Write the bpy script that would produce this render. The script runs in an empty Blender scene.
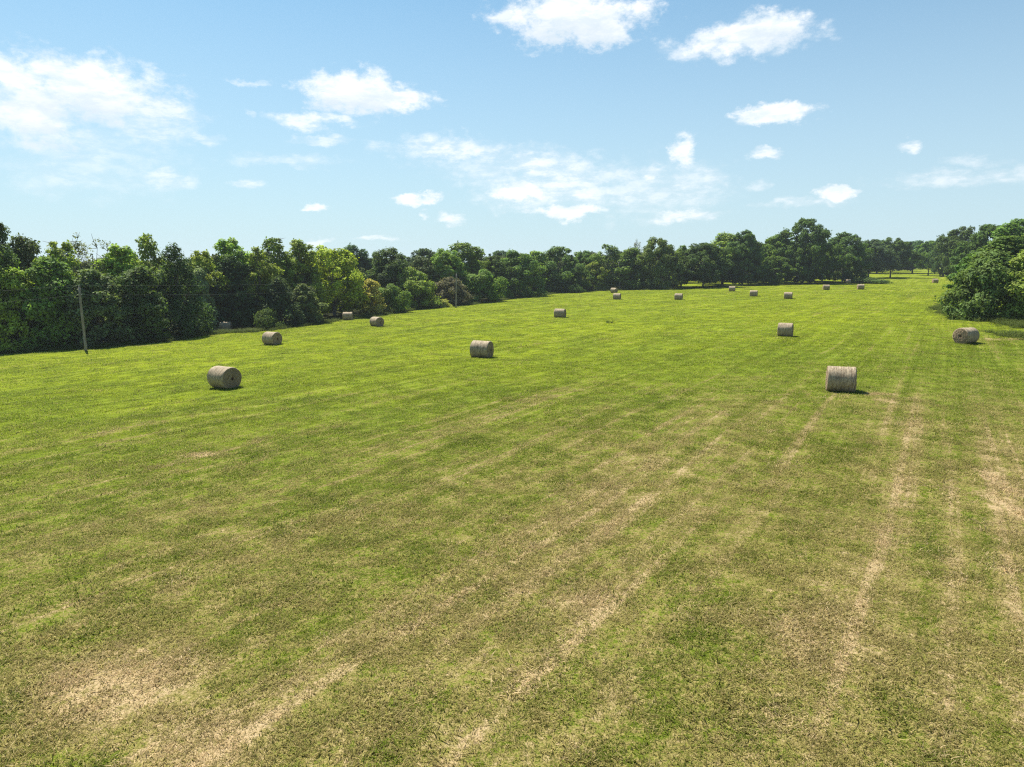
import bpy, math, random
import numpy as np

scene = bpy.context.scene
R = math.radians

# ------------------------------------------------------------------ camera
cam_d = bpy.data.cameras.new('camera')
cam = bpy.data.objects.new('camera', cam_d)
scene.collection.objects.link(cam)
cam_d.sensor_width = 36.0
cam_d.lens = 700.0 * 36.0 / 1024.0
cam_d.clip_end = 20000.0
cam_d.clip_start = 0.1
cam.location = (0, 0, 7.0)
cam.rotation_euler = (R(90) - math.atan((383.5 - 264.0) / 700.0), 0, 0)
scene.camera = cam

# ------------------------------------------------------------------ sun and sky
SUN_EL = R(56.0)
SUN_H = (-0.55, 0.835)                      # horizontal direction towards the sun
sun_d = bpy.data.lights.new('sun', 'SUN')
sun_d.energy = 5.0
sun_d.angle = R(0.53)
sun_d.color = (1.0, 0.95, 0.86)
sun = bpy.data.objects.new('sun', sun_d)
scene.collection.objects.link(sun)
sx, sy, sz = SUN_H[0] * math.cos(SUN_EL), SUN_H[1] * math.cos(SUN_EL), math.sin(SUN_EL)
from mathutils import Vector, Matrix
sun.rotation_euler = Vector((sx, sy, sz)).to_track_quat('Z', 'Y').to_euler()
sun.location = (-40, 30, 80)

scene.view_settings.view_transform = 'Standard'
scene.view_settings.look = 'None'
scene.view_settings.gamma = 1.0
scene.view_settings.exposure = 1.0
scene.view_settings.use_curve_mapping = False
scene.cycles.use_denoising = False
scene.cycles.filter_width = 1.2
scene.cycles.max_bounces = 6
scene.cycles.diffuse_bounces = 3
scene.cycles.glossy_bounces = 2
scene.cycles.transmission_bounces = 4
scene.cycles.transparent_max_bounces = 12

world = bpy.data.worlds.new('World')
scene.world = world
world.use_nodes = True
world.cycles.sampling_method = 'NONE'


class NT:
    """small node-tree helper"""
    def __init__(self, tree):
        self.t = tree
        self.n = tree.nodes
        self.l = tree.links

    def node(self, kind, **props):
        nd = self.n.new(kind)
        for k, v in props.items():
            setattr(nd, k, v)
        return nd

    def put(self, sock, v):
        if isinstance(v, bpy.types.NodeSocket):
            self.l.new(v, sock)
        elif v is not None:
            if sock.type == 'RGBA' and len(v) == 3:
                v = (*v, 1.0)
            sock.default_value = v

    def math(self, op, a, b=None, c=None, clamp=False):
        nd = self.node('ShaderNodeMath', operation=op, use_clamp=clamp)
        self.put(nd.inputs[0], a)
        if b is not None: self.put(nd.inputs[1], b)
        if c is not None: self.put(nd.inputs[2], c)
        return nd.outputs[0]

    def vmath(self, op, a, b=None):
        nd = self.node('ShaderNodeVectorMath', operation=op)
        self.put(nd.inputs[0], a)
        if b is not None:
            if op == 'SCALE': self.put(nd.inputs['Scale'], b)
            else: self.put(nd.inputs[1], b)
        return nd.outputs['Value'] if op in ('LENGTH', 'DOT_PRODUCT') else nd.outputs[0]

    def noise(self, vec, scale, detail=3.0, rough=0.55, dist=0.0, dim='3D'):
        nd = self.node('ShaderNodeTexNoise', noise_dimensions=dim)
        self.put(nd.inputs['Vector'], vec)
        nd.inputs['Scale'].default_value = scale
        nd.inputs['Detail'].default_value = detail
        nd.inputs['Roughness'].default_value = rough
        nd.inputs['Distortion'].default_value = dist
        return nd.outputs['Fac']

    def ramp(self, v, lo, hi, a=0.0, b=1.0, smooth=True):
        nd = self.node('ShaderNodeMapRange', interpolation_type='SMOOTHSTEP' if smooth else 'LINEAR')
        self.put(nd.inputs['Value'], v)
        for k, x in (('From Min', lo), ('From Max', hi), ('To Min', a), ('To Max', b)):
            self.put(nd.inputs[k], x)
        return nd.outputs['Result']

    def mix(self, f, a, b, mode='MIX'):
        nd = self.node('ShaderNodeMix', data_type='RGBA', blend_type=mode)
        self.put(nd.inputs['Factor'], f)
        self.put(nd.inputs['A'], a) if False else self.put(nd.inputs[6], a)
        self.put(nd.inputs[7], b)
        return nd.outputs[2]

    def xyz(self, x, y, z):
        nd = self.node('ShaderNodeCombineXYZ')
        self.put(nd.inputs[0], x); self.put(nd.inputs[1], y); self.put(nd.inputs[2], z)
        return nd.outputs[0]

    def sep(self, v):
        nd = self.node('ShaderNodeSeparateXYZ')
        self.put(nd.inputs[0], v)
        return nd.outputs[0], nd.outputs[1], nd.outputs[2]


SKY_STRENGTH = 0.073
w = NT(world.node_tree)
w.n.clear()
sky = w.node('ShaderNodeTexSky', sky_type='NISHITA', sun_disc=False)
sky.sun_elevation = SUN_EL
sky.sun_rotation = math.atan2(SUN_H[0], SUN_H[1])
sky.altitude = 150.0
sky.air_density = 1.0
sky.dust_density = 0.6
sky.ozone_density = 2.0
tc = w.node('ShaderNodeTexCoord').outputs['Generated']
dx, dy, dz = w.sep(tc)
az = w.math('ARCTAN2', dx, dy)
el = w.math('ARCSINE', dz)
AE = w.xyz(az, el, 0.0)
# ragged outlines: displace the lookup with noise of the direction
nA = w.node('ShaderNodeTexNoise', noise_dimensions='3D')
w.put(nA.inputs['Vector'], w.vmath('MULTIPLY', tc, (1.0, 1.0, 1.8)))
nA.inputs['Scale'].default_value = 18.0
nA.inputs['Detail'].default_value = 5.0
nA.inputs['Roughness'].default_value = 0.62
warp = w.vmath('SUBTRACT', nA.outputs['Color'], (0.5, 0.5, 0.5))
AEw = w.vmath('ADD', AE, w.vmath('MULTIPLY', warp, (0.055, 0.040, 0.0)))
wisp = w.noise(w.vmath('MULTIPLY', tc, (1.0, 1.0, 3.0)), 30.0, 5.0, 0.65)
# (azimuth deg, elevation deg, half width deg, half height deg, opacity, softness)
CLOUDS = [
    (-30.01, 11.36, 5.22, 2.13, 1.00, 0.60),
    (-32.96, 9.70, 3.17, 2.75, 0.95, 0.70),
    (-34.08, 11.75, 1.40, 1.22, 0.90, 0.60),
    (-26.18, 10.61, 3.30, 0.88, 0.80, 0.60),
    (-30.05, 7.60, 5.83, 2.98, 0.46, 1.00),
    (-31.94, 5.86, 3.54, 1.39, 0.40, 1.00),
    (-26.28, 9.31, 2.96, 1.47, 0.50, 0.90),
    (-25.59, 6.02, 2.00, 0.66, 0.50, 0.80),
    (-22.45, 8.79, 1.68, 0.38, 0.55, 0.80),
    (-12.22, 12.64, 3.44, 1.52, 1.00, 0.45),
    (-9.01, 12.21, 3.03, 0.65, 0.90, 0.50),
    (-14.80, 10.52, 3.67, 0.55, 0.75, 0.60),
    (-14.57, 9.26, 2.30, 0.32, 0.50, 0.80),
    (-17.33, 7.66, 4.10, 0.47, 0.45, 0.80),
    (-20.25, 5.91, 1.44, 0.31, 0.50, 0.70),
    (-15.24, 4.16, 1.14, 0.32, 0.85, 0.50),
    (4.56, 17.96, 5.37, 1.80, 1.00, 0.40),
    (0.23, 17.95, 1.96, 0.65, 0.80, 0.50),
    (6.70, 17.00, 2.10, 1.14, 1.00, 0.40),
    (17.30, 15.87, 4.63, 1.17, 0.90, 0.60),
    (18.99, 16.35, 2.63, 1.08, 0.95, 0.50),
    (13.42, 15.25, 2.01, 0.48, 0.60, 0.70),
    (19.47, 10.73, 2.47, 0.69, 1.00, 0.40),
    (19.49, 8.06, 1.02, 0.39, 0.80, 0.50),
    (28.59, 8.09, 0.69, 0.50, 0.70, 0.60),
    (-4.47, 8.73, 5.21, 1.06, 0.80, 0.70),
    (-0.95, 7.27, 4.91, 1.31, 0.50, 1.00),
    (2.21, 7.64, 4.90, 1.31, 0.70, 0.80),
    (3.80, 5.90, 7.33, 1.96, 0.72, 0.95),
    (0.63, 5.54, 2.46, 0.57, 0.85, 0.50),
    (4.22, 4.07, 3.09, 0.49, 0.90, 0.50),
    (13.21, 8.17, 1.01, 1.27, 0.85, 0.50),
    (10.76, 7.15, 1.11, 0.64, 0.70, 0.60),
    (15.43, 6.43, 1.37, 0.71, 0.60, 0.70),
    (10.05, 5.68, 5.56, 2.26, 0.60, 1.00),
    (13.83, 5.75, 3.47, 2.07, 0.50, 1.00),
    (6.92, 6.62, 3.63, 1.14, 0.60, 0.90),
    (-7.27, 4.89, 1.77, 0.37, 0.90, 0.45),
    (-4.78, 3.60, 1.14, 0.49, 0.80, 0.50),
    (-7.22, 3.82, 0.48, 0.32, 0.60, 0.60),
    (24.43, 4.97, 1.22, 0.37, 0.95, 0.45),
    (21.79, 4.43, 3.11, 0.38, 0.60, 0.80),
    (13.92, 3.73, 3.08, 0.40, 0.65, 0.70),
    (18.91, 6.03, 0.88, 0.39, 0.40, 0.80),
    (32.01, 5.67, 5.00, 0.62, 0.55, 0.90),
    (32.20, 6.67, 1.76, 0.35, 0.35, 0.90),
    (-10.85, 2.02, 1.89, 0.24, 0.60, 0.70),
    (-15.05, 1.83, 1.07, 0.24, 0.50, 0.70),
    (-19.68, 12.85, 1.31, 0.19, 0.50, 0.80),
    (-19.82, 10.71, 0.36, 0.46, 0.60, 0.60),
    (-11.82, 11.27, 0.63, 0.24, 0.30, 0.80),
]
TREES = [
    (-59.3, 80.9, 15.6, 5.7, 'airy', 'dark', 'trees along the left field edge', 'tall ragged dark tree at the extreme left edge of the photo'),
    (-59.6, 86.5, 13.4, 5.4, 'oak', 'dark', 'trees along the left field edge', 'dark treetop between the tall tree at the left edge and the nearest pole'),
    (-55.6, 78.9, 9.3, 5.1, 'dense', 'light', 'trees along the left field edge', 'light green tree with yellowish tips low in the left corner of the treeline'),
    (-52.6, 80.4, 10.3, 5.7, 'dense', 'mid', 'trees along the left field edge', 'mid green bushy tree just left of the nearest pole'),
    (-54.5, 85.7, 12.3, 5.6, 'airy', 'light', 'trees along the left field edge', 'light green treetop directly above the nearest pole'),
    (-53.3, 90.0, 13.7, 5.1, 'sparse', 'grey', 'trees along the left field edge', 'thin tree with bare grey branches rising right of the nearest pole'),
    (-48.6, 82.3, 8.8, 5.8, 'dense', 'greygreen', 'trees along the left field edge', 'grey-green bushy tree just right of the nearest pole'),
    (-50.2, 91.0, 12.0, 5.9, 'airy', 'light', 'trees along the left field edge', 'light yellow-green tree right of the bare-branched treetop'),
    (-49.1, 95.3, 13.5, 5.1, 'airy', 'midlight', 'trees along the left field edge', 'tallest yellow-green treetop just left of the tall pointed cedar'),
    (-45.6, 86.5, 9.2, 5.6, 'dense', 'dark', 'trees along the left field edge', 'dark shaded tree between the grey-green tree and the tall pointed cedar'),
    (-44.1, 92.9, 12.1, 7.1, 'cedar', 'cedar', 'trees along the left field edge', 'tall dark pointed cedar left of the half hidden bale'),
    (-45.4, 102.3, 9.2, 3.9, 'dense', 'greylight', 'trees along the left field edge', 'small pale grey-green tree hiding one side of a bale'),
    (-45.8, 104.6, 11.6, 5.0, 'airy', 'light', 'trees along the left field edge', 'light treetop in the gap between the two big dark cedars'),
    (-42.2, 108.0, 11.5, 8.5, 'cedar', 'cedar', 'trees along the left field edge', 'broad dark cedar directly behind the half hidden bale'),
    (-43.8, 110.5, 13.5, 6.8, 'airy', 'light', 'trees along the left field edge', 'light treetop rising above the broad dark cedar'),
    (-38.7, 109.0, 12.0, 5.2, 'airy', 'midlight', 'trees along the left field edge', 'small yellow-green treetop right of the broad dark cedar'),
    (-38.3, 114.8, 13.6, 6.8, 'airy', 'mid', 'trees along the left field edge', 'ragged green treetop above the small dark cedar'),
    (-35.2, 106.7, 7.6, 6.3, 'cedar', 'cedar', 'trees along the left field edge', 'small dark cedar above the bale nearest the left cedars'),
    (-35.7, 120.2, 13.5, 7.1, 'airy', 'midlight', 'trees along the left field edge', 'ragged light green tree just left of the big lime tree'),
    (-32.4, 110.1, 6.3, 4.3, 'dense', 'greygreen', 'trees along the left field edge', 'low grey-green tree between the small dark cedar and the lime tree'),
    (-32.3, 127.8, 12.6, 12.2, 'oaklow', 'lime', 'trees along the left field edge', 'large bright lime-green tree, brightest of the whole treeline'),
    (-37.2, 169.2, 14.7, 7.1, 'oak', 'far', 'trees along the left field edge', 'bluish dark distant treetop just right of the lime tree'),
    (-32.9, 170.8, 13.0, 5.8, 'oak', 'far', 'trees along the left field edge', 'small bluish distant treetop in the dip right of the lime tree'),
    (-26.2, 152.9, 13.1, 8.6, 'oak', 'dark', 'trees along the left field edge', 'round dark green tree standing behind the shrubs right of the lime tree'),
    (-25.9, 129.5, 6.6, 4.0, 'dense', 'yellow', 'trees along the left field edge', 'pale yellowish young tree at the right foot of the lime tree'),
    (-23.9, 135.4, 5.6, 6.9, 'bush', 'mid', 'trees along the left field edge', 'mid green bush behind the small bale pair right of the lime tree'),
    (-20.8, 148.9, 8.6, 9.6, 'bush', 'midlight', 'trees along the left field edge', 'rounded green bush left of the middle pole'),
    (-24.1, 192.4, 14.0, 11.4, 'oak', 'far', 'trees along the left field edge', 'dark distant tree behind the rounded bush left of the middle pole'),
    (-15.9, 167.0, 12.8, 10.3, 'oak', 'midlight', 'trees along the left field edge', 'yellowish green tree rising behind the grey shrub'),
    (-14.0, 155.7, 6.3, 7.5, 'bush', 'greypurple', 'trees along the left field edge', 'grey half-dead shrub right behind the middle pole'),
    (-10.8, 172.7, 14.2, 10.2, 'oak', 'mid', 'trees along the left field edge', 'highest round treetop just right of the middle pole'),
    (-7.7, 165.0, 7.6, 9.8, 'bush', 'mid', 'trees along the left field edge', 'rounded green bush just right of the middle pole'),
    (-4.9, 183.0, 11.0, 9.3, 'oak', 'dark', 'trees along the left field edge', 'dark tree between the bush by the middle pole and the wide tree at the bend'),
    (0.8, 188.1, 12.2, 14.3, 'dense', 'mid', 'trees along the left field edge', 'wide bushy green tree at the bend of the treeline'),
    (-4.0, 232.3, 13.6, 11.8, 'oak', 'far', 'trees along the left field edge', 'distant bluish treetop left of the wide tree at the bend'),
    (7.1, 209.5, 12.4, 9.4, 'oak', 'light', 'trees along the left field edge', 'yellow-green tree squeezed between the two wide bushy trees'),
    (14.1, 211.0, 13.3, 16.0, 'dense', 'middark', 'trees along the left field edge', 'wide dark green tree behind the small lone bale'),
    (25.0, 212.4, 8.7, 9.0, 'dense', 'light', 'trees along the left field edge', 'low light green tree left of the back pole'),
    (22.5, 223.5, 12.0, 10.7, 'oak', 'mid', 'trees along the left field edge', 'treetop behind the low light green tree left of the back pole'),
    (28.7, 215.1, 13.4, 9.1, 'airy', 'mid', 'trees along the left field edge', 'upright green tree just left of the back pole'),
    (35.3, 211.4, 12.1, 8.9, 'dense', 'mid', 'trees along the left field edge', 'straight-sided green tree directly behind the back pole'),
    (39.3, 223.9, 15.1, 3.2, 'sparse', 'grey', 'trees along the left field edge', 'bare dead treetop poking up right of the back pole'),
    (-40.4, 106.5, 3.8, 4.5, 'bush', 'dark', 'trees along the left field edge', 'dark undergrowth bush to the right behind the half hidden bale'),
    (-44.7, 109.1, 4.2, 4.3, 'bush', 'middark', 'trees along the left field edge', 'dark undergrowth bush straight behind the half hidden bale'),
    (-35.7, 102.2, 3.0, 3.5, 'bush', 'dark', 'trees along the left field edge', 'low dark bush between the broad cedar and the small cedar'),
    (42.3, 207.5, 14.7, 13.4, 'dense', 'olive', 'trees at the back of the field', 'large dark olive tree standing right of the back pole'),
    (51.0, 213.2, 12.3, 6.0, 'airy', 'mid', 'trees at the back of the field', 'narrow tree between the dark olive tree and the dark spreading tree'),
    (56.8, 210.1, 12.9, 14.2, 'oak', 'dark', 'trees at the back of the field', 'dark spreading tree with visible trunk, left end of the open back row'),
    (67.7, 227.6, 16.3, 12.2, 'oak', 'midlight', 'trees at the back of the field', 'light treetop behind the dark spreading tree in the back row'),
    (72.8, 223.5, 16.7, 13.8, 'oaklow', 'middark', 'trees at the back of the field', 'high full tree with trunk in shade, second front tree left of the tallest'),
    (87.3, 234.5, 15.7, 14.5, 'oak', 'mid', 'trees at the back of the field', 'even rounded treetop just left of the tallest tree'),
    (83.1, 224.9, 8.9, 10.1, 'oaklow', 'mid', 'trees at the back of the field', 'low spreading tree in front, at the left foot of the tallest tree'),
    (94.1, 229.3, 20.4, 17.4, 'oaklow', 'middark', 'trees at the back of the field', 'tallest tree of the back row, its knob of a crown above all others'),
    (111.6, 239.0, 16.3, 16.8, 'oaklow', 'middark', 'trees at the back of the field', 'broad dark tree just right of the tallest tree'),
    (143.7, 285.4, 15.1, 16.1, 'oak', 'far', 'trees at the back of the field', 'distant dark tree between the broad dark tree and the lone umbrella-shaped tree'),
    (156.5, 293.0, 16.0, 16.5, 'oaktrunk', 'middark', 'trees at the back of the field', 'umbrella-shaped tree on a bare trunk standing alone on the grass slope'),
    (208.3, 368.8, 16.6, 20.8, 'oak', 'far', 'trees at the back of the field', 'distant tree between the two bare-trunked trees on the slope'),
    (188.4, 366.2, 17.1, 20.6, 'oak', 'far', 'trees at the back of the field', 'distant dark tree behind the left side of the umbrella-shaped tree'),
    (191.1, 325.3, 15.6, 14.7, 'oaktrunk', 'mid', 'trees at the back of the field', 'smaller bare-trunked tree on the slope, left of the right-hand wood'),
    (185.7, 305.0, 18.9, 11.2, 'oaklow', 'dark', 'trees at the back of the field', 'narrow dark tree at the corner where the right-hand wood begins'),
    (160.4, 252.2, 18.7, 16.3, 'oak', 'dark', 'trees of the wood at the right', 'dark round treetop at the far end of the right-hand wood'),
    (132.2, 197.4, 17.0, 13.9, 'oak', 'middark', 'trees of the wood at the right', 'second treetop from the far end of the right-hand wood'),
    (118.3, 167.5, 17.0, 13.2, 'oak', 'mid', 'trees of the wood at the right', 'highest treetop of the right-hand wood, near the right edge of the photo'),
    (112.9, 149.2, 15.4, 12.6, 'oak', 'mid', 'trees of the wood at the right', 'treetop cut off by the right edge of the photo'),
    (57.5, 85.7, 7.5, 7.2, 'bush', 'olive', 'trees of the wood at the right', 'big olive-green bush just behind the bale at the right edge'),
    (66.7, 96.3, 10.3, 8.1, 'dense', 'olive', 'trees of the wood at the right', 'sloping green tree above and behind the big olive bush'),
    (66.8, 102.9, 7.9, 5.2, 'dense', 'middark', 'trees of the wood at the right', 'green tree at the left flank of the big olive bush'),
    (60.5, 82.8, 8.4, 5.1, 'dense', 'midlight', 'trees of the wood at the right', 'light green tree cut by the right edge beside the big olive bush'),
    (63.0, 100.3, 3.0, 2.5, 'bush', 'dark', 'trees of the wood at the right', 'small dark shrub at the left foot of the big olive bush'),
    (113.5, 225.3, 2.0, 8.9, 'bush', 'middark', 'low shrubs in the grass', 'low sprawling brush under the broad dark tree, beside the grass slope'),
    (38.6, 215.3, 1.4, 2.1, 'bush', 'greylight', 'low shrubs in the grass', 'tiny pale shrub at the left foot of the dark olive tree'),
    (18.1, 199.2, 2.5, 3.9, 'bush', 'dark', 'low shrubs in the grass', 'low dark brush at the right foot of the wide dark green tree'),
    (26.4, 211.7, 3.4, 3.6, 'bush', 'greylight', 'low shrubs in the grass', 'small pale bush below the low light green tree left of the back pole'),
    (-1.8, 177.1, 2.6, 3.0, 'bush', 'mid', 'low shrubs in the grass', 'small bush between the two wide trees at the treeline bend'),
    (-14.6, 149.0, 1.8, 2.9, 'bush', 'yellow', 'low shrubs in the grass', 'small pale yellowish bush at the foot of the grey shrub'),
]
BALES = [
    (17.75, 37.27, 111.0, 1.42, 1.38, 'nearest big pale hay bale at the right, broadside to the viewer'),
    (-17.99, 43.23, 121.0, 1.42, 1.50, 'nearest hay bale at the left, its dark round end facing right'),
    (-2.40, 55.45, 111.0, 1.42, 1.50, 'hay bale alone in the middle of the field, left of centre'),
    (26.34, 67.33, 117.0, 1.38, 1.30, 'pale hay bale straight behind the nearest big one'),
    (39.30, 60.44, 65.0, 1.42, 1.50, 'hay bale showing its lit round end, beside the big olive bush'),
    (-25.14, 73.11, 118.0, 1.42, 1.50, 'hay bale below the small dark cedar, second from the left along the treeline'),
    (-18.48, 95.78, 134.0, 1.40, 1.50, 'dark-ended hay bale in the sun below the lime tree'),
    (-27.11, 115.83, 86.0, 1.42, 1.50, 'pale hay bale at the shaded foot of the lime tree'),
    (-41.64, 101.75, 82.0, 1.45, 1.50, 'shaded hay bale half hidden by the small pale tree'),
    (6.98, 101.92, 109.0, 1.40, 1.50, 'small lone hay bale below the wide dark green tree'),
    (22.84, 153.17, 110.0, 1.45, 1.50, 'front one of the two bales by the back pole'),
    (27.35, 189.12, 128.0, 1.45, 1.50, 'rear one of the two bales by the back pole'),
    (34.01, 143.83, 112.0, 1.42, 1.50, 'small hay bale below the gap right of the dark olive tree'),
    (55.78, 178.89, 108.0, 1.42, 1.50, 'hay bale in the back row nearest to the tree trunks'),
    (51.41, 149.99, 110.0, 1.42, 1.50, 'hay bale left of the two in front of the tallest tree'),
    (54.93, 140.15, 112.0, 1.45, 1.50, 'hay bale in front of the tallest tree'),
    (80.30, 180.49, 105.0, 1.40, 1.50, 'small hay bale in front of the broad dark tree'),
    (89.93, 182.13, 104.0, 1.42, 1.50, 'small hay bale in front of the low sprawling brush'),
    (137.13, 229.18, 100.0, 1.42, 1.50, 'farthest hay bale, at the corner of the right-hand wood'),
    (107.20, 225.50, 104.0, 1.40, 1.40, 'tiny hay bale in tree shade beside the low sprawling brush'),
]
EDGE = [(-65.7, 63.9), (-56.0, 76.0), (-47.6, 77.5), (-42.7, 84.5), (-40.6, 95.6), (-35.3, 97.9), (-32.1, 105.9), (-25.1, 123.8), (-19.3, 147.1), (-9.3, 155.1), (-0.5, 178.7), (13.9, 204.6), (25.8, 206.8), (41.2, 203.5), (54.8, 205.7), (69.3, 214.8), (89.8, 220.5), (107.2, 231.0), (116.4, 229.8)]
POLES = [(-46.09, 75.24, -0.04, 6.86), (-11.46, 143.80, 0.19, 6.87), (31.92, 208.59, -0.51, 8.15)]
# weed [12.15 88.6  -0.36]
# dirt1 [13.53 18.57  0.41]
# dirt1b [15.18 21.43  0.39]
# dirt2 [-11.61  25.48  -0.08]
# dirt3 [-6.27 10.22  0.28]
# track [44.93 62.92  0.24]
# pale [-2.47 27.11  0.09]
# right [16.96 34.48  0.27]
# yard [ 69.77 133.5    0.27]
# bare or burnt places: x, y, radius along y, radius along x, amount
WORN = [(14.0, 18.6, 1.9, .30, .6), (15.2, 21.8, .9, .28, .45), (14.9, 20.4, .5, .3, .4), (-11.6, 25.5, .5, .9, .45), (-6.4, 10.3, 1.4, 1.7, .30), (-4.4, 8.9, .8, 1.2, .2), (46.5, 62.5, 1.6, 6.0, .35), (19.2, 36.2, .5, 1.0, .45),
        (18.6, 34.0, 1.8, .6, .14), (1.6, 13.0, 1.0, .8, .15), (5.5, 12.0, 1.4, 1.5, .12), (14.0, 203.0, 3.0, 9.0, .35), (-44.0, 79.5, 1.0, 6.0, .3)]
rag = w.math('MULTIPLY', w.math('SUBTRACT', w.noise(w.vmath('MULTIPLY', tc, (1.0, 1.0, 1.6)), 34.0, 6.0, 0.66), 0.5), 2.2)
mask = None
base_shade = None
for (olo, ohi) in ((.84, 1.1), (.65, .84), (.47, .65), (0, .47)):      # solid, thinner, veil, faint
    grp = None
    ops = []
    for (ca, ce, hw, hh, op, soft) in CLOUDS:
        if not olo <= op < ohi:
            continue
        ops.append(op)
        nd = w.node('ShaderNodeVectorMath', operation='MULTIPLY_ADD')
        w.put(nd.inputs[0], AEw)
        nd.inputs[1].default_value = (1 / R(hw), 1 / R(hh), 0)
        nd.inputs[2].default_value = (-ca / hw, -ce / hh, 0)
        hi, lo = 1.34, 1.02 - soft * 1.15
        k = 1.0 / (hi - lo)
        # clamp((hi - (length + rag)) * k)
        m = w.math('MULTIPLY_ADD', w.math('ADD', w.vmath('LENGTH', nd.outputs[0]), rag), -k, hi * k, clamp=True)
        grp = m if grp is None else w.math('MAXIMUM', grp, m)
        if op > .94 and hh > .7:                # flat greyer bases on the big cumulus
            sd = w.math('MULTIPLY', m, w.math('MULTIPLY_ADD', w.sep(nd.outputs[0])[1], -1.1, 0.15, clamp=True))
            base_shade = sd if base_shade is None else w.math('MAXIMUM', base_shade, sd)
    g = w.ramp(grp, 0.0, 1.0, 0.0, sum(ops) / len(ops))
    if ohi < .85:
        g = w.math('MULTIPLY', g, w.ramp(wisp, 0.34, 0.62, 0.45, 1.0))
    mask = g if mask is None else w.math('MAXIMUM', mask, g)
# the rest of the sky carries on with the same kind of scattered cloud
pl = w.node('ShaderNodeVectorMath', operation='DIVIDE')
w.put(pl.inputs[0], tc)
w.put(pl.inputs[1], w.xyz(w.math('ADD', w.math('ABSOLUTE', dz), 0.08), w.math('ADD', w.math('ABSOLUTE', dz), 0.08), 1.0))
gen = w.noise(pl.outputs[0], 1.3, 5.0, 0.58)
gen = w.ramp(gen, 0.60, 0.70, 0.0, 0.95)
out_of_view = w.math('MAXIMUM', w.ramp(w.math('ABSOLUTE', az), R(40), R(52)), w.ramp(el, R(24), R(34)))
gen = w.math('MULTIPLY', w.math('MULTIPLY', gen, out_of_view), w.ramp(el, R(1), R(6)))
mask = w.math('MAXIMUM', mask, gen)
skyc = w.node('ShaderNodeHueSaturation')
skyc.inputs['Saturation'].default_value = 1.0
skyc.inputs['Value'].default_value = 0.93
w.put(skyc.inputs['Color'], w.mix(1.0, sky.outputs[0], (0.50, 0.89, 0.95), 'MULTIPLY'))
# summer air: milky veil thickening towards the horizon
veil = w.ramp(el, R(26), R(0), 0.02, 0.88, smooth=False)
skyv = w.mix(veil, skyc.outputs[0], (4.55, 5.55, 6.20))
cl_shade = w.mix(w.ramp(wisp, 0.35, 0.62), (6.2, 6.8, 7.2), (7.8, 7.9, 8.0))
cl_shade = w.mix(w.math('MULTIPLY', base_shade, 0.85), cl_shade, (5.2, 5.9, 6.5))
final = w.mix(mask, skyv, cl_shade)
bg = w.node('ShaderNodeBackground')
w.put(bg.inputs['Color'], final)
bg.inputs['Strength'].default_value = SKY_STRENGTH
wo = w.node('ShaderNodeOutputWorld')
w.l.new(bg.outputs[0], wo.inputs['Surface'])

# ------------------------------------------------------------------ helpers
COL = scene.collection


def link(o, parent=None):
    COL.objects.link(o)
    if parent is not None:
        o.parent = parent
    return o


def tag(o, label=None, cat=None, group=None, kind=None):
    if label: o['label'] = label
    if cat: o['category'] = cat
    if group: o['group'] = group
    if kind: o['kind'] = kind
    return o


def mesh(name, verts, faces, mat=None, smooth=False):
    me = bpy.data.meshes.new(name)
    verts = np.asarray(verts, dtype=np.float32)
    if isinstance(faces, np.ndarray):
        k = faces.shape[1]
        me.vertices.add(len(verts)); me.vertices.foreach_set('co', verts.ravel())
        me.loops.add(faces.size); me.loops.foreach_set('vertex_index', faces.ravel().astype(np.int32))
        me.polygons.add(len(faces))
        me.polygons.foreach_set('loop_start', np.arange(0, faces.size, k, dtype=np.int32))
        me.polygons.foreach_set('loop_total', np.full(len(faces), k, dtype=np.int32))
        me.update(calc_edges=True)
    else:
        me.from_pydata([tuple(map(float, v)) for v in verts], [], faces)
    me.validate()
    if mat: me.materials.append(mat)
    if smooth: me.polygons.foreach_set('use_smooth', np.ones(len(me.polygons), dtype=bool))
    return me


def tube(path, radii, seg=6, caps=True):
    """tapered tube along a poly-line -> verts, quad faces (tuples)"""
    path = [Vector(p) for p in path]
    V, Fc = [], []
    for i, p in enumerate(path):
        d = (path[min(i + 1, len(path) - 1)] - path[max(i - 1, 0)]).normalized()
        a = d.orthogonal().normalized() if abs(d.z) > 0.9 else d.cross(Vector((0, 0, 1))).normalized()
        b = d.cross(a)
        for k in range(seg):
            t = 2 * math.pi * k / seg
            V.append(p + (a * math.cos(t) + b * math.sin(t)) * radii[i])
    for i in range(len(path) - 1):
        for k in range(seg):
            k2 = (k + 1) % seg
            Fc.append((i * seg + k, i * seg + k2, (i + 1) * seg + k2, (i + 1) * seg + k))
    if caps:
        Fc.append(tuple(range(seg))[::-1]); n = (len(path) - 1) * seg
        Fc.append(tuple(n + k for k in range(seg)))
    return V, Fc


class MB:
    def __init__(self): self.v, self.f = [], []
    def add(self, vf):
        o = len(self.v); self.v += list(vf[0]); self.f += [tuple(i + o for i in f) for f in vf[1]]
        return self
    def mesh(self, name, mat, smooth=True): return mesh(name, self.v, self.f, mat, smooth)


def new_mat(name):
    m = bpy.data.materials.new(name); m.use_nodes = True
    t = NT(m.node_tree); t.n.clear()
    out = t.node('ShaderNodeOutputMaterial')
    return m, t, out


def sstep(e0, e1, x):
    t = np.clip((x - e0) / (e1 - e0), 0, 1)
    return t * t * (3 - 2 * t)


# ------------------------------------------------------------------ terrain
GC = (0.5206, 1.0863, -1.4427, -2.7243, 2.3846, 0.0354)


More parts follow.
